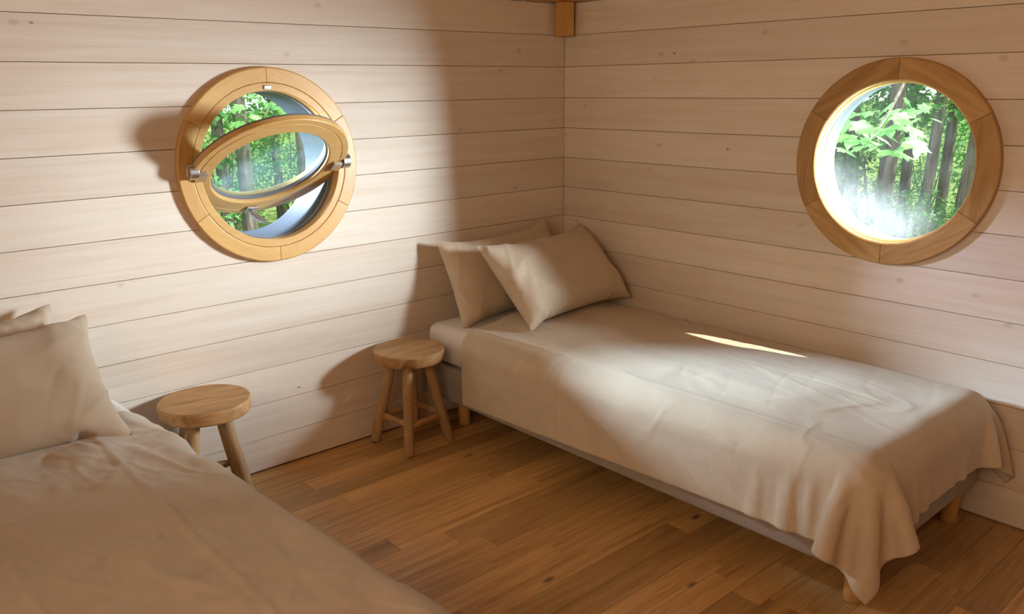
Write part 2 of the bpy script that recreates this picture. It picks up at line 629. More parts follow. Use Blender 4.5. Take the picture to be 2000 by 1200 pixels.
# ------------------------------------------------------------------ round windows
def arc_frame(parent, name, profile, mat, nseg, start, n=14, gap=0.0005):
    rmid = sum(r for r, y in profile) / len(profile)
    for k in range(nseg):
        a0 = start + 2 * PI * k / nseg + gap / rmid / 2
        a1 = start + 2 * PI * (k + 1) / nseg - gap / rmid / 2
        am = (a0 + a1) / 2
        # local frame of the piece: x along its tangent, so the grain runs along the piece
        half = (a1 - a0) / 2
        bm = lathe(profile, n, PI / 2 - half, PI / 2 + half)
        o = link(name, frombm(name, bm), mat, parent)
        o.rotation_euler = (0, -(am - PI / 2), 0)
        bevel(o, 0.002, 2, 40)


def round_window(name, c, loc, rotz):
    w = empty(name, loc, rotz)
    w['kind'] = 'structure'
    return w


# right-hand fixed window
w2 = round_window('window_2', WR, (0, -WR[0], WR[1]), -PI / 2)
arc_frame(w2, 'frame_segment', [(0.343, -0.0008), (0.343, -0.020), (0.340, -0.024), (0.274, -0.024), (0.269, -0.018), (0.268, -0.0008)],
          M_RING, 6, PI / 2)
o = link('lining', frombm('lining', lathe([(0.2985, -0.0006), (0.268, -0.0006), (0.264, 0.004), (0.262, 0.020), (0.2985, 0.020)], 96)), M_PINE, w2, True)
o = link('pane', frombm('pane', lathe([(0.0005, 0.021), (0.262, 0.021), (0.262, 0.027), (0.0005, 0.027)], 96)), M_GLASS_DUSTY, w2)
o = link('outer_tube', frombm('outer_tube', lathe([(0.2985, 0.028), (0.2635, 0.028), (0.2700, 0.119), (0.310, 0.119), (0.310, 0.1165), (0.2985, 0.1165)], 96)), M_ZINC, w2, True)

# left-hand pivoting window
w1 = round_window('window_1', WL, (WL[0], 0, WL[1]), 0.0)
arc_frame(w1, 'frame_segment', [(0.342, -0.0008), (0.342, -0.020), (0.338, -0.025), (0.2905, -0.025), (0.2895, -0.022), (0.2895, -0.0008)],
          M_PINE, 6, PI / 2)
o = link('rebate_ring', frombm('rebate_ring', lathe([(0.2885, -0.0008), (0.2885, -0.023), (0.2875, -0.024), (0.264, -0.024), (0.262, -0.021), (0.262, 0.045), (0.298, 0.045), (0.298, -0.0008)], 96)), M_PINE, w1, True)
bevel(o, 0.001, 1, 30)
o = link('gasket', frombm('gasket', lathe([(0.2615, 0.012), (0.2575, 0.014), (0.2575, 0.032), (0.2615, 0.034)], 96)), M_GASKET, w1, True)
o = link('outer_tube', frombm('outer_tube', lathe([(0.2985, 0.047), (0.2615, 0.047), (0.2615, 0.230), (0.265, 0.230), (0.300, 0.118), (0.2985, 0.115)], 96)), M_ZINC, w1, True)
box('strike_plate', -0.014, 0.014, -0.030, -0.0245, 0.266, 0.280, M_STEEL, w1, 0.002)
# pivot blocks on the fixed frame
for sx in (-1, 1):
    o = link('pivot_block', frombm('pivot_block', tube([(sx * 0.293, -0.030, 0), (sx * 0.293, -0.068, 0)], [0.021, 0.021], 24)), M_STEEL, w1, False)
    o2 = link('pivot_pin', frombm('pivot_pin', tube([(sx * 0.303 - 0.012, -0.043, 0.004), (sx * 0.273 - 0.012, -0.043, 0.004)], [0.0275, 0.0275], 32)), M_STEEL, w1)
    bevel(o2, 0.0015, 2)
    o.data = frombm('pivot_block', box_bm(sx * 0.293 - 0.024, sx * 0.293, -0.043, -0.0255, -0.015, 0.023))
    o.data.materials.append(M_STEEL)
    bevel(o, 0.003, 2)
# sash: top leans into the room
TILT = math.radians(52)
sash = link('sash_ring', frombm('sash_ring', lathe([(0.300, -0.020), (0.298, -0.023), (0.275, -0.024), (0.274, -0.021), (0.272, -0.021), (0.271, -0.024),
                                                  (0.226, -0.024), (0.222, -0.020), (0.222, 0.010), (0.262, 0.010), (0.262, 0.022), (0.258, 0.026), (0.235, 0.026), (0.235, 0.012), (0.264, 0.006), (0.264, -0.004), (0.300, -0.004)][:12] + [(0.262, 0.020), (0.262, -0.003), (0.300, -0.003)], 120)), M_PINE, w1, True)
sash.data.materials.clear()
bm = lathe([(0.300, -0.003), (0.300, -0.021), (0.297, -0.024), (0.2755, -0.024), (0.2745, -0.0215), (0.2730, -0.0215), (0.2720, -0.024),
            (0.227, -0.024), (0.222, -0.019), (0.222, 0.026), (0.255, 0.026), (0.255, -0.003)], 120)
sash.data = frombm('sash_ring', bm)
sash.data.materials.append(M_PINE)
sash.data.polygons.foreach_set('use_smooth', [True] * len(sash.data.polygons))
sash.data.set_sharp_from_angle(angle=math.radians(30))
bevel(sash, 0.0008, 1, 30)
sash.location = (-0.016, -0.026, 0.010)
sash.scale = (0.957, 0.957, 0.957)
sash.rotation_euler = (TILT, 0, 0)
link('pane', frombm('pane', lathe([(0.0005, 0.006), (0.2215, 0.006), (0.2215, 0.014), (0.0005, 0.014)], 96)), M_GLASS_HAZY, sash)
link('gasket', frombm('gasket', lathe([(0.2218, -0.010), (0.2165, -0.006), (0.2145, 0.004), (0.2218, 0.005)], 96)), M_GASKET, sash, True)
link('outer_gasket', frombm('outer_gasket', lathe([(0.2985, -0.0025), (0.2985, 0.004), (0.256, 0.004), (0.256, -0.0025)], 96)), M_GASKET, sash, True)
for sx in (-1, 1):
    o = box('hinge_plate', sx * 0.268 - 0.019, sx * 0.268 + 0.019, -0.040, -0.0245, -0.024, 0.024, M_STEEL, sash, 0.003, 2)
hb = box_bm(-0.016, 0.016, -0.034, -0.0245, -0.262, -0.236)
handle = link('handle', frombm('handle', hb), M_STEEL, sash)
bevel(handle, 0.004, 2)
hl = tube([(0.004, -0.034, -0.246), (0.004, -0.044, -0.250), (0.014, -0.049, -0.262), (0.030, -0.052, -0.296)], [0.008, 0.009, 0.0085, 0.006], 12)
handle.data = frombm('handle', tube([(0.0, -0.034, -0.262), (0.0, -0.050, -0.266), (0.010, -0.070, -0.262), (0.026, -0.094, -0.252), (0.032, -0.106, -0.246)], [0.010, 0.012, 0.012, 0.010, 0.006], 14,
                     box_bm(-0.022, 0.022, -0.036, -0.0245, -0.280, -0.248)))
handle.data.materials.append(M_STEEL)

# ------------------------------------------------------------------ cloth solver (grid of points held by distances)
S_ = slice


def sdf_push(Pn, c, half, r, th):
    q = Pn - c
    a = np.abs(q) - (half - r)
    mm = np.maximum(a, 0)
    L = np.linalg.norm(mm, axis=-1)
    inside = L < 1e-9
    d = np.where(inside, np.max(a, axis=-1), L) - r
    n = mm / np.maximum(L, 1e-9)[..., None]
    e = np.eye(3)[np.argmax(a, axis=-1)]
    n = np.where(inside[..., None], e, n) * np.where(q < 0, -1.0, 1.0)
    pen = np.maximum(th - d, 0)
    return n * pen[..., None], pen


def relax(Q, a, b, rest, k):
    d = Q[b] - Q[a]
    L = np.sqrt((d * d).sum(-1, keepdims=True)) + 1e-9
    c = d * ((L - rest) / L * (0.5 * k))
    Q[a] += c
    Q[b] -= c


def constraints(nu, nv, h, bk):
    A = S_(None)
    out = []
    for s in (0, 1):
        n = (nu - s) // 2 * 2
        out.append(((S_(s, s + n, 2), A), (S_(s + 1, s + n, 2), A), h, 1.0))
        n2 = (nv - s) // 2 * 2
        out.append(((A, S_(s, s + n2, 2)), (A, S_(s + 1, s + n2, 2)), h, 1.0))
        for f in (0, 1):
            B, C_ = (S_(0, nv - 1), S_(1, nv)) if f == 0 else (S_(1, nv), S_(0, nv - 1))
            out.append(((S_(s, s + n, 2), B), (S_(s + 1, s + n, 2), C_), h * 2 ** 0.5, 0.6))
    for axis, n in ((0, nu), (1, nv)):
        for off in range(4):
            i = np.arange(off, n - 2, 4)
            if len(i) == 0:
                continue
            a, b = S_(i[0], i[-1] + 1, 4), S_(i[0] + 2, i[-1] + 3, 4)
            out.append((((a, A), (b, A)) if axis == 0 else ((A, a), (A, b))) + (2 * h, bk))
    return out


def cloth(Q0, h, coll, pin, steps=190, iters=11, bk=0.15, g=3.0, damp=0.98, dt=1 / 60):
    Pp = Q0.copy()
    V = np.zeros_like(Pp)
    pin = pin[..., None]
    C_ = constraints(Pp.shape[0], Pp.shape[1], h, bk)
    for s in range(steps):
        V[..., 2] -= g * dt
        V *= damp
        Q = Pp + V * dt
        for it in range(iters):
            for a, b, r, k in C_:
                relax(Q, a, b, r, k)
            Q = np.where(pin, Q0, Q)
            if it % 3 == 2 or it == iters - 1:
                coll(Q, Pp)
        V = (Q - Pp) / dt
        sp = np.linalg.norm(V, axis=-1, keepdims=True)
        V *= np.minimum(1, 3 / np.maximum(sp, 1e-6))
        Pp = Q
    return Pp


def upsample(G, k):
    """Catmull-Rom upsampling of a grid along both axes"""
    for ax in (0, 1):
        G = np.swapaxes(G, 0, ax)
        n = G.shape[0]
        t = np.linspace(0, n - 1, (n - 1) * k + 1)
        i = np.minimum(t.astype(int), n - 2)
        f = (t - i)[:, None, None]
        p0, p1, p2, p3 = G[np.maximum(i - 1, 0)], G[i], G[i + 1], G[np.minimum(i + 2, n - 1)]
        G = 0.5 * ((2 * p1) + (-p0 + p2) * f + (2 * p0 - 5 * p1 + 4 * p2 - p3) * f ** 2 + (-p0 + 3 * p1 - 3 * p2 + p3) * f ** 3)
        G = np.swapaxes(G, 0, ax)
    return G


def vnoise(x, y, seed):
    rng = np.random.default_rng(seed)
    T = rng.random((256, 256))
    xi, yi = np.floor(x).astype(int), np.floor(y).astype(int)
    fx, fy = x - xi, y - yi
    fx, fy = fx * fx * fx * (fx * (fx * 6 - 15) + 10), fy * fy * fy * (fy * (fy * 6 - 15) + 10)
    g = lambda a, b: T[a % 256, b % 256]
    return (g(xi, yi) * (1 - fx) * (1 - fy) + g(xi + 1, yi) * fx * (1 - fy) + g(xi, yi + 1) * (1 - fx) * fy + g(xi + 1, yi + 1) * fx * fy) - 0.5


def fbm(x, y, seed, octv=3):
    return sum(vnoise(x * 2 ** o, y * 2 ** o, seed + o) / 2 ** o for o in range(octv))


def crumple(u, v, seed, n_=5, freq=7.0, width=0.035):
    """thin creases running in several directions, each fading in and out"""
    out_ = np.zeros_like(u)
    for k in range(n_):
        a = 0.35 + k * 2.4
        p, q = u * math.cos(a) + v * math.sin(a), -u * math.sin(a) + v * math.cos(a)
        p = p + 0.03 * vnoise(u * 9, v * 9, seed + 70 + k)
        r = np.exp(-(vnoise(p * freq * (1 + 0.25 * k), q * freq * 0.4, seed + 50 + k) / width) ** 2)
        out_ += (r if k % 2 == 0 else -0.8 * r) * np.clip(0.1 + 3 * fbm(u * 3.3, v * 3.3, seed + 60 + k, 2), 0, 1)
    return out_


def grid_normals(G):
    n = np.cross(np.gradient(G, axis=0), np.gradient(G, axis=1))
    return n / np.maximum(np.linalg.norm(n, axis=-1, keepdims=True), 1e-9)


def grid_mesh(name, G, flip=False):
    nu, nv, _ = G.shape
    idx = np.arange(nu * nv).reshape(nu, nv)
    q = np.stack([idx[:-1, :-1], idx[1:, :-1], idx[1:, 1:], idx[:-1, 1:]], -1).reshape(-1, 4)
    if flip:
        q = q[:, ::-1]
    me = bpy.data.meshes.new(name)
    me.vertices.add(nu * nv)
    me.vertices.foreach_set('co', G.reshape(-1).astype(np.float32))
    me.loops.add(q.size)
    me.loops.foreach_set('vertex_index', q.reshape(-1).astype(np.int32))
    me.polygons.add(len(q))
    me.polygons.foreach_set('loop_start', (np.arange(len(q)) * 4).astype(np.int32))
    me.update(calc_edges=True)
    me.validate()
    me.polygons.foreach_set('use_smooth', [True] * len(me.polygons))
    return me


# ------------------------------------------------------------------ beds
X0, X1, YF, ZT = -0.868, -0.045, -1.972, 0.452      # right-hand bed: aisle side, wall side, foot, mattress top
HC = 0.021
BED2_ROT = math.radians(3.3)


def rounded_box_mesh(name, x0, x1, y0, y1, z0, z1, w, seg=5):
    bm = box_bm(x0, x1, y0, y1, z0, z1)
    bmesh.ops.recalc_face_normals(bm, faces=bm.faces)
    bmesh.ops.bevel(bm, geom=list(bm.edges), offset=w, segments=seg, profile=0.5, affect='EDGES')
    return frombm(name, bm)


def bed(ox, mirror, label, mlabel):
    sx = -1 if mirror else 1
    b = empty('bed_base', (ox + sx * (X0 + X1) / 2 + (0.045 if mirror else 0.0), YF / 2, 0), BED2_ROT if mirror else 0.0)
    tag(b, label, 'bed', 'single bed bases')
    hw, hl = (X1 - X0) / 2, -YF / 2
    o = link('box_spring', rounded_box_mesh('box_spring', -hw, hw, -hl, hl - 0.03, 0.138, 0.288, 0.012, 3), M_BOX, b, True)
    for lx in (-hw + 0.105, hw - 0.06):
        for ly in (-hl + 0.055, hl - 0.16):
            lg = link('leg', frombm('leg', tube([(lx, ly, 0.0005), (lx, ly, 0.004), (lx, ly, 0.138)], [0.0235, 0.0255, 0.029], 28)), M_LEG, b, True)
            bevel(lg, 0.002, 2)
    m_ = link('mattress', rounded_box_mesh('mattress', -hw + 0.004, hw - 0.004, -hl + 0.004, hl - 0.034, 0.2895, ZT, 0.045, 6), M_SHEET, None, True)
    m_.location = b.location
    m_.rotation_euler = b.rotation_euler
    tag(m_, mlabel, 'mattress', 'mattresses in white fitted sheets')
    return b


bed(0.0, False, 'grey upholstered box spring on round wooden legs under the right-hand duvet', 'white sheeted mattress showing at the pillow end of the right-hand bed')
BX2 = -2.972
bed(BX2, True, 'box spring of the left-hand bed in the foreground corner', 'white sheeted mattress barely showing beside the left-hand front pillow')

# duvet draped by the solver
nu = int((0.28 + (X1 - X0) + 0.13) / HC) + 1
nv = int((-YF - 0.30 + 0.228) / HC) + 1
Ug, Vg = np.meshgrid(np.arange(nu) * HC, np.arange(nv) * HC, indexing='ij')
rng = np.random.default_rng(5)
frac = Vg / Vg.max()
xx = X0 - (0.272 - 0.055 * frac) + Ug
edge = X1 + 0.014
over = np.maximum(xx - edge, 0)
xx = np.minimum(xx, edge)
Q0 = np.stack([xx, -0.30 - Vg + 0.02 * Ug, ZT + 0.013 - over], -1)
cc = np.array([(X0 + X1) / 2, (YF - 0.03) / 2, (0.138 + ZT) / 2])
hf = np.array([(X1 - X0) / 2, abs(YF - 0.03) / 2 - 0.01, (ZT - 0.138) / 2])


def duvet_contact(Q, Pold):
    dp, pen = sdf_push(Q, cc, hf, 0.075, 0.013)
    Q += dp
    Q -= np.where((pen > 0)[..., None], (Q - Pold) * 0.35, 0)
    Q[..., 0] = np.minimum(Q[..., 0], -0.012)
    Q[..., 2] = np.maximum(Q[..., 2], 0.02)


ex = np.clip((Q0[..., 0] - X0 - 0.10) / 0.16, 0, 1) * np.clip((X1 - 0.08 - Q0[..., 0]) / 0.16, 0, 1) * np.clip((Q0[..., 1] - YF - 0.12) / 0.25, 0, 1)
ex = ex * ex * (3 - 2 * ex)
Q0[..., 2] += 0.018 * ex * (Q0[..., 2] > ZT)
pin = (Q0[..., 0] > X0 + 0.10) & (Q0[..., 0] < X1 - 0.08) & (Q0[..., 1] > YF + 0.12)
Q0[..., 2] += np.where(pin, 0, rng.normal(0, 0.004, Q0.shape[:2]))
DUV = cloth(Q0, HC, duvet_contact, pin, bk=0.06)


def dress(G, creases, seed, amp=1.0):
    """finer grid with loft, wrinkles and pressed creases"""
    K = 3
    F = upsample(G, K)
    n_u, n_v, _ = F.shape
    uu, vv = np.meshgrid(np.arange(n_u) * HC / K, np.arange(n_v) * HC / K, indexing='ij')
    N = grid_normals(F)
    if N[n_u // 2, n_v // 2, 2] < 0:
        N = -N
    d = 0.0045 * fbm(uu * 5, vv * 3.2, seed, 3) + 0.0042 * amp * (amp - 0.7) * fbm(uu * 11, vv * 8, seed + 31, 3)
    wv = uu + 0.35 * vv + 0.06 * vnoise(uu * 4, vv * 4, seed + 9)
    d += 0.0016 * amp * np.exp(-(vnoise(wv * 9, vv * 1.5, seed + 3) / 0.05) ** 2) * np.clip(0.6 + 2 * fbm(uu * 3, vv * 3, seed + 5, 2), 0, 1)
    d += 0.0011 * amp * np.exp(-(vnoise(wv * 17 + 3, vv * 2.6, seed + 7) / 0.07) ** 2) * np.clip(0.4 + 2 * fbm(uu * 4, vv * 4, seed + 6, 2), 0, 1)
    d += 0.0005 * amp * fbm(uu * 20, vv * 7, seed + 13, 2)
    d += 0.0019 * amp * crumple(uu, vv, seed)
    for a, b, h_, w_ in creases:
        a, b = np.array(a), np.array(b)
        ab = b - a
        t = np.clip(((uu - a[0]) * ab[0] + (vv - a[1]) * ab[1]) / (ab @ ab), 0, 1)
        wob = 0.006 * vnoise(vv * 6 + uu * 5, vv * 0 + 3.5, seed + 21)
        dist = np.hypot(uu - (a[0] + t * ab[0]) + wob, vv - (a[1] + t * ab[1]) + wob)
        d += h_ * np.exp(-(dist / w_) ** 2)
    return F + N * d[..., None]


def duvet(name, G, mat, label, group, flip=False):
    o = link(name, grid_mesh(name, G, flip), mat)
    sm = o.modifiers.new('thick', 'SOLIDIFY')
    sm.thickness = 0.007
    sm.offset = 0.0
    tag(o, label, 'duvet', group)
    return o


top_u = 0.30
G1 = dress(DUV, [((0.335, 0.05), (0.315, 1.72), 0.0035, 0.006), ((0.70, 0.10), (0.66, 1.55), -0.003, 0.006), ((0.95, 0.25), (0.95, 1.3), 0.002, 0.006),
                 ((0.0, 0.55), (0.32, 0.56), -0.003, 0.005), ((0.42, 1.68), (0.86, 1.69), 0.0025, 0.008), ((0.02, 0.60), (0.30, 0.50), 0.003, 0.010)], 11)
duvet('duvet', G1, M_LINEN, 'pale beige linen duvet on the right-hand bed, hanging in folds at the foot', 'beige linen duvets')
Gm = DUV.copy()
Gm[..., 0] = BX2 - Gm[..., 0]
bx, by = BX2 - (X0 + X1) / 2, YF / 2
dxg, dyg = Gm[..., 0] - bx, Gm[..., 1] - by
Gm[..., 0] = bx + 0.045 + dxg * math.cos(BED2_ROT) - dyg * math.sin(BED2_ROT)
Gm[..., 1] = by + dxg * math.sin(BED2_ROT) + dyg * math.cos(BED2_ROT)
G2 = dress(Gm, [((0.47, 0.04), (0.52, 1.75), 0.005, 0.009), ((0.80, 0.04), (0.84, 1.75), 0.005, 0.009), ((0.30, 0.75), (0.75, 0.72), -0.002, 0.005),
                ((0.35, 1.1), (0.8, 1.06), 0.002, 0.005), ((0.05, 0.30), (0.46, 0.20), 0.003, 0.012)], 47, 2.1)
duvet('duvet', G2, M_LINEN_D, 'camel coloured linen duvet on the left-hand bed, creased lengthwise', 'beige linen duvets', True)


# ------------------------------------------------------------------ pillows
def pillow_grid(w, h, thick, seed):
    """two sheets sewn at the rim and inflated, with distance constraints giving the corner puckers"""
    hp_ = 0.019
    a, b = int(w / hp_) + 1, int(h / hp_) + 1
    gx, gy = np.meshgrid((np.arange(a) - (a - 1) / 2) * hp_, (np.arange(b) - (b - 1) / 2) * hp_, indexing='ij')
    rg = np.random.default_rng(seed)
    T = np.stack([gx, gy, 0.004 + rg.normal(0, 0.0015, gx.shape)], -1)
    B = np.stack([gx, gy, -0.004 + rg.normal(0, 0.0015, gx.shape)], -1)
    C_ = constraints(a, b, hp_, 0.10)
    rim = np.zeros((a, b, 1), bool)
    rim[0, :] = rim[-1, :] = rim[:, 0] = rim[:, -1] = True
    VT, VB = np.zeros_like(T), np.zeros_like(B)
    dt = 1 / 60
    for s in range(70):
        p = 7.0 * min(1, s / 20) * max(0.15, 1 - (T[a // 2, b // 2, 2] - B[a // 2, b // 2, 2]) / thick)
        VT = (VT + grid_normals(T) * p * dt) * 0.93
        VB = (VB - grid_normals(B) * p * dt) * 0.93
        nT, nB = T + VT * dt, B + VB * dt
        for it in range(6):
            for x, y, r, k in C_:
                relax(nT, x, y, r, k)
                relax(nB, x, y, r, k)
            avg = (nT + nB) / 2
            nT, nB = np.where(rim, avg, nT), np.where(rim, avg, nB)
            nT[..., 2] = np.clip(nT[..., 2], -0.02, thick * 0.62)
            nB[..., 2] = np.clip(nB[..., 2], -thick * 0.55, 0.02)
        VT, VB = (nT - T) / dt, (nB - B) / dt
        T, B = nT, nB
    return T, B


PILLOWS = {}


def pillow(center, wdir, ldir, dims, seed, mat, label, sag=0.0):
    key = dims
    if key not in PILLOWS:
        PILLOWS[key] = pillow_grid(*dims, 3)
    T, B = PILLOWS[key]
    T, B = upsample(T, 2), upsample(B, 2)
    n_u, n_v, _ = T.shape
    uu, vv = np.meshgrid(np.linspace(0, dims[0], n_u), np.linspace(0, dims[1], n_v), indexing='ij')
    ed = np.minimum(np.minimum(uu, dims[0] - uu), np.minimum(vv, dims[1] - vv))
    fade = np.clip(ed / 0.03, 0, 1)
    cr = np.abs(vnoise(uu * 9 + vv * 7, vv * 16 - uu * 5, seed)) ** 1.2
    rid = np.exp(-(vnoise(uu * 5 + vv * 3, vv * 6 - uu * 2, seed + 4) / 0.045) ** 2)
    rid2 = np.exp(-(vnoise(uu * 9 - vv * 4, vv * 5 + uu * 3, seed + 5) / 0.06) ** 2)
    corner = np.clip(1.3 - np.minimum(uu, dims[0] - uu) / 0.17, 0.15, 1)
    d = (0.010 * fbm(uu * 5, vv * 6, seed, 2) + 0.0035 * crumple(uu, vv, seed, 5, 9.0, 0.05) - 0.010 * cr + (0.007 * rid + 0.005 * rid2) * corner) * fade
    T = T + grid_normals(T) * d[..., None]
    # slump: middle of the lower edge settles, upper corners droop a little
    for G in (T, B):
        y = G[..., 1] / dims[1] + 0.5
        G[..., 1] -= sag * (y ** 2) * np.cos(G[..., 0] / dims[0] * PI) * 0.6
        G[..., 2] += 0.03 * sag * y
    W = Vector(wdir).normalized()
    L = Vector(ldir).normalized()
    L = (L - W * L.dot(W)).normalized()
    N = W.cross(L)
    Mx = np.array([W[:], L[:], N[:]])
    T, B = T @ Mx, B @ Mx
    bm = bmesh.new()
    vt = [[bm.verts.new(T[i, j]) for j in range(n_v)] for i in range(n_u)]
    vb = [[vt[i][j] if i in (0, n_u - 1) or j in (0, n_v - 1) else bm.verts.new(B[i, j]) for j in range(n_v)] for i in range(n_u)]
    for i in range(n_u - 1):
        for j in range(n_v - 1):
            bm.faces.new((vt[i][j], vt[i + 1][j], vt[i + 1][j + 1], vt[i][j + 1]))
            bm.faces.new((vb[i][j], vb[i][j + 1], vb[i + 1][j + 1], vb[i + 1][j]))
    o = link('pillow', frombm('pillow', bm), mat, None, True)
    o.location = center
    tag(o, label, 'pillow', 'linen pillows')
    return o


pillow((-0.490, -0.135, 0.632), (1, 0.03, 0.03), (-0.09, 0.14, 0.33), (0.68, 0.40, 0.11), 21, M_LINEN,
       'beige pillow leaning on the wall at the head of the right-hand bed, behind another', 0.02)
pillow((-0.385, -0.345, 0.640), (1, 0.08, 0.02), (-0.09, 0.28, 0.29), (0.69, 0.45, 0.13), 31, M_LINEN,
       'pale beige pillow lying in front on the right-hand bed, sunlit in its middle', 0.02)
pillow((-2.595, -0.12, 0.607), (1, 0.0, 0.0), (0.02, 0.13, 0.33), (0.68, 0.40, 0.11), 41, M_LINEN_SHADED,
       'pillow at the left picture edge whose top corner peeks up behind another', 0.02)
pillow((-2.535, -0.315, 0.615), (1, 0.0, 0.0), (0.02, 0.28, 0.27), (0.69, 0.45, 0.13), 51, M_LINEN_SHADED,
       'large camel pillow in front on the left-hand bed, nearest the left picture edge', 0.02)


# ------------------------------------------------------------------ stools
def stool(loc, rotz, R, H, label, notch=None, spread=0.118):
    st = empty('stool', (*loc, 0), rotz)
    tag(st, label, 'stool', 'round wooden stools')
    n = 72
    rg = random.Random(int(R * 10000))
    ph = [rg.uniform(0, 6.28) for _ in range(3)]
    bm = bmesh.new()
    prof = [(0.90, H - 0.050), (0.955, H - 0.047), (0.975, H - 0.040), (1.0, H - 0.010), (0.992, H - 0.004), (0.97, H)]
    rings = []
    for f, z in prof:
        ring = []
        for i in range(n):
            a = 2 * PI * i / n
            r = R * f * (1 + 0.012 * math.sin(2 * a + ph[0]) + 0.006 * math.sin(3 * a + ph[1]))
            if notch is not None:
                da = (a - notch + PI) % (2 * PI) - PI
                low = max(0.0, min(1.0, (H - 0.010 - z) / 0.015))
                r *= 1 - 0.16 * low * math.exp(-(da / 0.17) ** 4) - 0.025 * math.exp(-(da / 0.10) ** 2)
            ring.append(bm.verts.new((r * math.cos(a), r * math.sin(a), z)))
        rings.append(ring)
    for A, B in zip(rings[:-1], rings[1:]):
        for i in range(n):
            bm.faces.new((A[i], A[(i + 1) % n], B[(i + 1) % n], B[i]))
    bm.faces.new(rings[0][::-1])
    bm.faces.new(rings[-1])
    se = link('seat', frombm('seat', bm), M_STOOL, st)
    se.data.polygons.foreach_set('use_smooth', [len(p.vertices) == 4 for p in se.data.polygons])
    for i in range(4):
        a = PI / 4 + i * PI / 2
        c_, s_ = math.cos(a), math.sin(a)
        top_, bot = 0.070, spread * 1.32
        pts, rad = [], []
        for t in (0.0, 0.02, 0.25, 0.5, 0.75, 1.0):
            rr = bot + (top_ - bot) * t
            z = 0.0006 + (H - 0.051) * t
            pts.append((rr * c_ + 0.002 * rg.uniform(-1, 1), rr * s_ + 0.002 * rg.uniform(-1, 1), z))
            rad.append((0.0185 if t == 0 else 0.0205) * (1 + 0.04 * rg.uniform(-1, 1)))
        link('leg', frombm('leg', tube(pts, rad, 14)), M_STOOLV, st, True).modifiers.new('edge', 'EDGE_SPLIT').split_angle = 0.9
    for i in range(4):
        a0 = PI / 4 + i * PI / 2
        a1 = a0 + PI / 2
        z = 0.115 + 0.008 * (i % 2)
        rr = (spread * 1.32 + (0.070 - spread * 1.32) * z / (H - 0.05))
        p0 = Vector((rr * math.cos(a0), rr * math.sin(a0), z))
        p1 = Vector((rr * math.cos(a1), rr * math.sin(a1), z))
        dd = (p1 - p0).normalized()
        o = link('stretcher', frombm('stretcher', tube([p0 + dd * 0.017, p0 + dd * 0.03, p1 - dd * 0.03, p1 - dd * 0.017], [0.011, 0.014, 0.014, 0.011], 10)), M_STOOL, st, True)
    return st


stool((-1.038, -0.160), math.radians(5), 0.142, 0.405, 'round wooden stool with a chipped rim between the bed and the wall', math.radians(232) - math.radians(5))
stool((-1.872, -0.158), math.radians(-12), 0.150, 0.405, 'round wooden stool half hidden beside the foreground left-hand bed')

# ------------------------------------------------------------------ forest outside
M_BARK = Mat('bark', 0.9, 0.1)
bv = M_BARK.coords((9, 9, 1.6))
bn = M_BARK.noise(bv, 1.6, 6.0, 0.65, 0.5)
M_BARK.base(M_BARK.ramp(bn, [(0.3, (0.05, 0.045, 0.035)), (0.55, (0.17, 0.15, 0.12)), (0.75, (0.34, 0.32, 0.27))]))
M_BARK.bump(bn, 0.8, 0.03)
M_BARK = M_BARK.m


def leaf_mat(name, a, b, trans):
    M = Mat(name, 0.5, 0.3)
    v = M.coords((1, 1, 1))
    col = M.ramp(M.noise(v, 7.0, 3.0, 0.7), [(0.3, a), (0.7, b)])
    M.base(col)
    tl = M.n('ShaderNodeBsdfTranslucent')
    M.l(M.mix(1.0, col, (1.0, 1.25, 0.85), 'MULTIPLY'), tl.inputs[0])
    mx = M.n('ShaderNodeMixShader')
    mx.inputs[0].default_value = trans
    M.l(M.b.outputs[0], mx.inputs[1])
    M.l(tl.outputs[0], mx.inputs[2])
    M.l(mx.outputs[0], M.t.nodes['Material Output'].inputs[0])
    return M.m


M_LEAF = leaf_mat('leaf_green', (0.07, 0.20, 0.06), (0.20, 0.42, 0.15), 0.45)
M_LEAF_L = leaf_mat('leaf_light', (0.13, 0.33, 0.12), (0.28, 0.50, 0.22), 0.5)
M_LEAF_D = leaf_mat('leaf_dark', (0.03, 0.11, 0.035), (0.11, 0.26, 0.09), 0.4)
M_SOIL = Mat('forest_floor', 0.95, 0.1)
sv = M_SOIL.coords((1, 1, 1), False)
M_SOIL.base(M_SOIL.ramp(M_SOIL.noise(sv, 2.2, 6.0, 0.7), [(0.3, (0.07, 0.10, 0.03)), (0.6, (0.20, 0.30, 0.09)), (0.8, (0.34, 0.30, 0.17))]))
M_SOIL = M_SOIL.m

GZ = -1.0
gb = bmesh.new()
n = 40
vs = {}
for i in range(n + 1):
    for j in range(n + 1):
        x, y = -16 + 46 * i / n, -16 + 46 * j / n
        dd_ = max(0.0, math.hypot(x, y) - 6)
        vs[i, j] = gb.verts.new((x, y, GZ + 0.10 * math.sin(x * 0.9) * math.cos(y * 0.7) + 0.035 * dd_ ** 1.2 * (0.5 + 0.5 * math.sin(x * 0.2 + y * 0.15))))
for i in range(n):
    for j in range(n):
        gb.faces.new((vs[i, j], vs[i + 1, j], vs[i + 1, j + 1], vs[i, j + 1]))
gr = link('ground', frombm('ground', gb), M_SOIL, None, True)
gr['kind'] = 'structure'


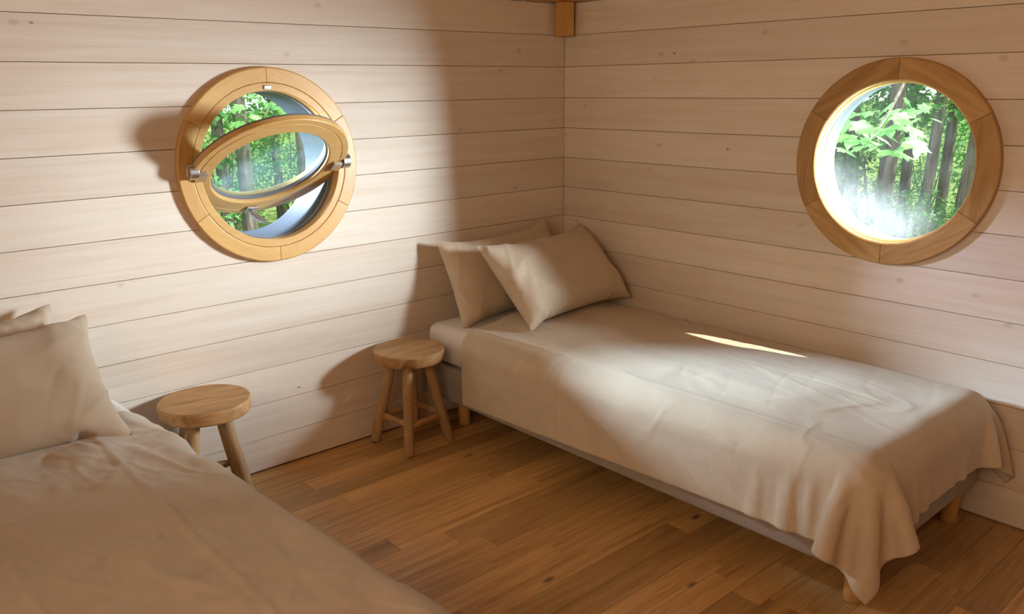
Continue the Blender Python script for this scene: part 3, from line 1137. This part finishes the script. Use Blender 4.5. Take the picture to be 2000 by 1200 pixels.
def leaves_mesh(name, clumps, count, size, rg):
    """many small folded leaves scattered over clumps (centre, radius)"""
    tot = sum(r[1] ** 2 for r in clumps)
    V, Fc = [], []
    for c, r, squash in clumps:
        k = int(count * r * r / tot)
        dirs = rg.normal(size=(k, 3))
        dirs /= np.linalg.norm(dirs, axis=1, keepdims=True)
        rad = r * (0.45 + 0.55 * rg.random((k, 1)) ** 0.5)
        pos = np.array(c) + dirs * rad * np.array([1, 1, squash])
        nrm = dirs * 0.5 + rg.normal(size=(k, 3)) * 0.45 + np.array([0, 0, 0.8])
        nrm /= np.linalg.norm(nrm, axis=1, keepdims=True)
        t = np.cross(nrm, rg.normal(size=(k, 3)))
        t /= np.maximum(np.linalg.norm(t, axis=1, keepdims=True), 1e-6)
        b_ = np.cross(nrm, t)
        s = size * (0.6 + 0.8 * rg.random((k, 1)))
        base = sum(len(v) for v in V)
        pts = np.stack([pos - t * s, pos + b_ * s * 0.45 + nrm * s * 0.12, pos + t * s, pos - b_ * s * 0.45 + nrm * s * 0.12], 1).reshape(-1, 3)
        V.append(pts)
        Fc.append(np.arange(k * 4).reshape(-1, 4) + base)
    V = np.concatenate(V)
    Fc = np.concatenate(Fc)
    me = bpy.data.meshes.new(name)
    me.vertices.add(len(V))
    me.vertices.foreach_set('co', V.reshape(-1).astype(np.float32))
    me.loops.add(Fc.size)
    me.loops.foreach_set('vertex_index', Fc.reshape(-1).astype(np.int32))
    me.polygons.add(len(Fc))
    me.polygons.foreach_set('loop_start', (np.arange(len(Fc)) * 4).astype(np.int32))
    me.update(calc_edges=True)
    return me


def ground_z(x, y):
    dd_ = max(0.0, math.hypot(x, y) - 6)
    return GZ + 0.10 * math.sin(x * 0.9) * math.cos(y * 0.7) + 0.035 * dd_ ** 1.2 * (0.5 + 0.5 * math.sin(x * 0.2 + y * 0.15))


NRG = np.random.default_rng(17)


def tree(x, y, r, h, lean, mat, label, group, crown=True, nleaf=1500, low=2.2):
    g = ground_z(x, y)
    t = empty('tree', (x, y, g - 0.05))
    tag(t, label, 'tree', group)
    pts, rad = [], []
    for k in range(9):
        f = k / 8
        pts.append((lean[0] * f * h + 0.06 * math.sin(f * 5 + x), lean[1] * f * h + 0.06 * math.cos(f * 4 + y), f * h))
        rad.append(r * (1.25 if k == 0 else 1.0) * (1 - 0.55 * f))
    link('trunk', frombm('trunk', tube(pts, rad, 14)), M_BARK, t, True)
    if crown:
        cl = []
        for k in range(9):
            a = NRG.random() * 6.28
            rr = NRG.random() * 1.3
            cl.append(((pts[-1][0] * 0.7 + rr * math.cos(a), pts[-1][1] * 0.7 + rr * math.sin(a), low + (h - low) * NRG.random()), 0.45 + 0.5 * NRG.random(), 0.7))
        o = link('foliage', leaves_mesh('foliage', cl, nleaf, 0.055, NRG), mat, t)
        o['kind'] = 'stuff'
    return t


def shrub(x, y, w, h, mat, label, group, count=1200, size=0.05, dz=0.0):
    g = ground_z(x, y)
    s = empty('shrub', (x, y, g - 0.02))
    tag(s, label, 'shrub', group)
    bm = bmesh.new()
    for k in range(5):
        a = k * 1.26 + x
        tube([(0, 0, 0), (w * 0.35 * math.cos(a), w * 0.35 * math.sin(a), h * 0.75)], [0.015, 0.006], 6, bm)
    link('stem', frombm('stem', bm), M_BARK, s)
    cl = []
    for k in range(10):
        a, rr = NRG.random() * 6.28, w * 0.7 * NRG.random() ** 0.5
        cl.append(((rr * math.cos(a), rr * math.sin(a), h * (0.25 + 0.65 * NRG.random())), w * (0.28 + 0.25 * NRG.random()), 0.8))
    o = link('foliage', leaves_mesh('foliage', cl, count, size, NRG), mat, s)
    o['kind'] = 'stuff'
    return s


# FOREST-BEGIN
GR, GL = 'trees beyond the right-hand window', 'trees beyond the left-hand window'
CAMP = Vector((-2.8622, -2.8419, 1.4171))


def spot(az_from_y, dist):
    """ground position at a bearing (degrees from +y towards +x) and distance from the middle of the room"""
    a = math.radians(az_from_y)
    return CAMP.x + dist * math.sin(a), CAMP.y + dist * math.cos(a)


ORD = ['first', 'second', 'third', 'fourth', 'fifth', 'sixth', 'seventh', 'eighth', 'ninth', 'tenth', 'eleventh', 'twelfth']
TL = 'forest tree beyond the right-hand round window, %s trunk from the left'
RT = ((61.6, 12.6, 0.13, (0.02, 0.0)), (63.4, 12.0, 0.14, (0.0, 0.02)), (65.2, 10.2, 0.15, (0.01, -0.01)), (66.5, 13.2, 0.12, (0.0, -0.01)),
      (67.6, 10.8, 0.11, (0.01, -0.02)), (68.6, 11.8, 0.11, (0.0, -0.01)), (69.7, 9.8, 0.14, (0.01, -0.04)), (71.4, 14.0, 0.14, (0.0, 0.0)),
      (58.0, 12.5, 0.16, (0, 0)), (74.0, 11.5, 0.15, (0, 0)), (54.0, 14.0, 0.15, (0, 0)))
for i, (az, d, r, lean) in enumerate(sorted(RT)):
    x, y = spot(az, d)
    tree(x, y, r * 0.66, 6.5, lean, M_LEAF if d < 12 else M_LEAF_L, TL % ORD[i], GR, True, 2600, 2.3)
TLL = 'forest tree beyond the open left-hand window, %s trunk from the left'
LT = ((22.6, 11.0, 0.13, (0.0, 0.0)), (24.0, 9.6, 0.14, (0.01, 0.0)), (26.2, 13.5, 0.11, (0.02, 0)), (27.9, 11.8, 0.11, (0, 0)), (29.6, 10.4, 0.15, (0.0, 0)),
      (20.4, 13.0, 0.14, (0, 0)), (17.5, 12.0, 0.16, (0, 0)), (32.5, 12.0, 0.16, (0, 0)), (37.0, 13.5, 0.15, (0, 0)))
for i, (az, d, r, lean) in enumerate(sorted(LT)):
    x, y = spot(az, d)
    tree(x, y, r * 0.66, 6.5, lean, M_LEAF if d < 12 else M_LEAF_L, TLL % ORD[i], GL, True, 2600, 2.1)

SH_R, SH_L = 'undergrowth beyond the right-hand window', 'undergrowth beyond the left-hand window'
RS = ((60.5, 9.6, 0.9, 1.9, M_LEAF_D), (63.0, 10.2, 0.8, 1.9, M_LEAF_D), (64.6, 8.8, 0.6, 1.0, M_LEAF), (66.5, 8.6, 0.6, 0.9, M_LEAF_L),
                        (68.5, 8.2, 0.6, 1.0, M_LEAF_L), (70.5, 9.5, 0.8, 1.4, M_LEAF), (57.5, 8.5, 0.8, 1.5, M_LEAF), (74.0, 9.0, 0.8, 1.4, M_LEAF_D),
                        (61.5, 13.0, 1.1, 2.7, M_LEAF), (65.0, 14.5, 1.2, 2.4, M_LEAF), (68.0, 15.0, 1.2, 2.0, M_LEAF_L), (72.0, 14.0, 1.1, 2.4, M_LEAF))
for i, (az, d, w, h, mt) in enumerate(sorted(RS, key=lambda q: q[0])):
    x, y = spot(az, d)
    shrub(x, y, w, h, mt, 'leafy green shrub beyond the right-hand round window, %s from the left' % ORD[i], SH_R, 3200, 0.036)
LS = ((22.5, 8.6, 0.7, 1.3, M_LEAF_L), (24.5, 8.0, 0.7, 1.2, M_LEAF), (26.5, 7.6, 0.6, 1.1, M_LEAF), (28.5, 8.0, 0.7, 1.2, M_LEAF), (30.5, 8.6, 0.7, 1.4, M_LEAF_L),
                        (19.5, 9.2, 0.8, 1.6, M_LEAF_L), (33.5, 9.0, 0.8, 1.5, M_LEAF), (23.0, 12.5, 1.0, 2.1, M_LEAF_L), (27.0, 14.0, 1.1, 2.2, M_LEAF), (31.0, 13.5, 1.1, 2.4, M_LEAF_L), (36.0, 12.0, 1.0, 2.0, M_LEAF))
for i, (az, d, w, h, mt) in enumerate(sorted(LS, key=lambda q: q[0])):
    x, y = spot(az, d)
    shrub(x, y, w, h, mt, 'leafy green shrub beyond the open left-hand window, %s from the left' % ORD[i], SH_L, 3200, 0.036)
x, y = spot(23.5, 6.9)
st_ = tree(x, y, 0.10, 1.35, (0.02, 0), M_LEAF, 'pale grey broken stump among shrubs, seen below the tilted sash', None, False)


def maple_leaf(s):
    pts = [(0, -0.05), (0.18, -0.12), (0.55, -0.10), (0.42, 0.08), (0.85, 0.35), (0.50, 0.38), (0.52, 0.55), (0.24, 0.50), (0.22, 0.72), (0, 1.1)]
    out_ = pts + [(-x_, y_) for x_, y_ in pts[-2:0:-1]]
    bm = bmesh.new()
    ctr = bm.verts.new((0, 0.35 * s, 0.02 * s))
    vs_ = [bm.verts.new((x_ * s, y_ * s, -0.10 * s * abs(x_) - 0.08 * s * y_ * y_)) for x_, y_ in out_]
    for i in range(len(vs_)):
        bm.faces.new((ctr, vs_[i], vs_[(i + 1) % len(vs_)]))
    return frombm('leaf', bm)


ML = maple_leaf(0.095)
ML.materials.append(M_LEAF_L)


def sprig(px, py, pz, heading, n_, spread, label, drop, size=1.0):
    t = empty('maple_branch', (px, py, pz))
    tag(t, label, 'branch')
    a = math.radians(heading)
    dx, dy = math.sin(a), math.cos(a)
    bm = tube([(dx * 1.6, dy * 1.6, 0.75), (dx * 0.7, dy * 0.7, 0.28), (0, 0, 0), (-dx * 0.35, -dy * 0.35, -0.10)], [0.02, 0.014, 0.008, 0.004], 8)
    link('twig', frombm('twig', bm), M_BARK, t, True)
    rg = random.Random(int(heading * 10))
    for i in range(n_):
        o = bpy.data.objects.new('leaf', ML)
        COL.objects.link(o)
        o.parent = t
        f = rg.uniform(-0.4, 0.45)
        side = rg.uniform(-1, 1) * spread
        o.location = (dx * f - dy * side, dy * f + dx * side, 0.25 * f - drop * abs(side) + rg.uniform(-0.09, 0.06))
        o.rotation_euler = (rg.uniform(-1.0, 0.1), rg.uniform(-0.5, 0.5), rg.uniform(0, 6.28))
        sc = rg.uniform(0.75, 1.35) * size
        o.scale = (sc, sc, sc)


x, y = spot(65.3, 5.6)
sprig(x, y, 1.22, 75, 42, 0.26, 'light green maple branch hanging close outside the right-hand round window', 0.25)
x, y = spot(26.5, 6.4)
sprig(x, y, 1.35, 40, 34, 0.28, 'light green maple branch hanging above the tilted sash of the left-hand window', 0.2, 0.62)
# FOREST-END
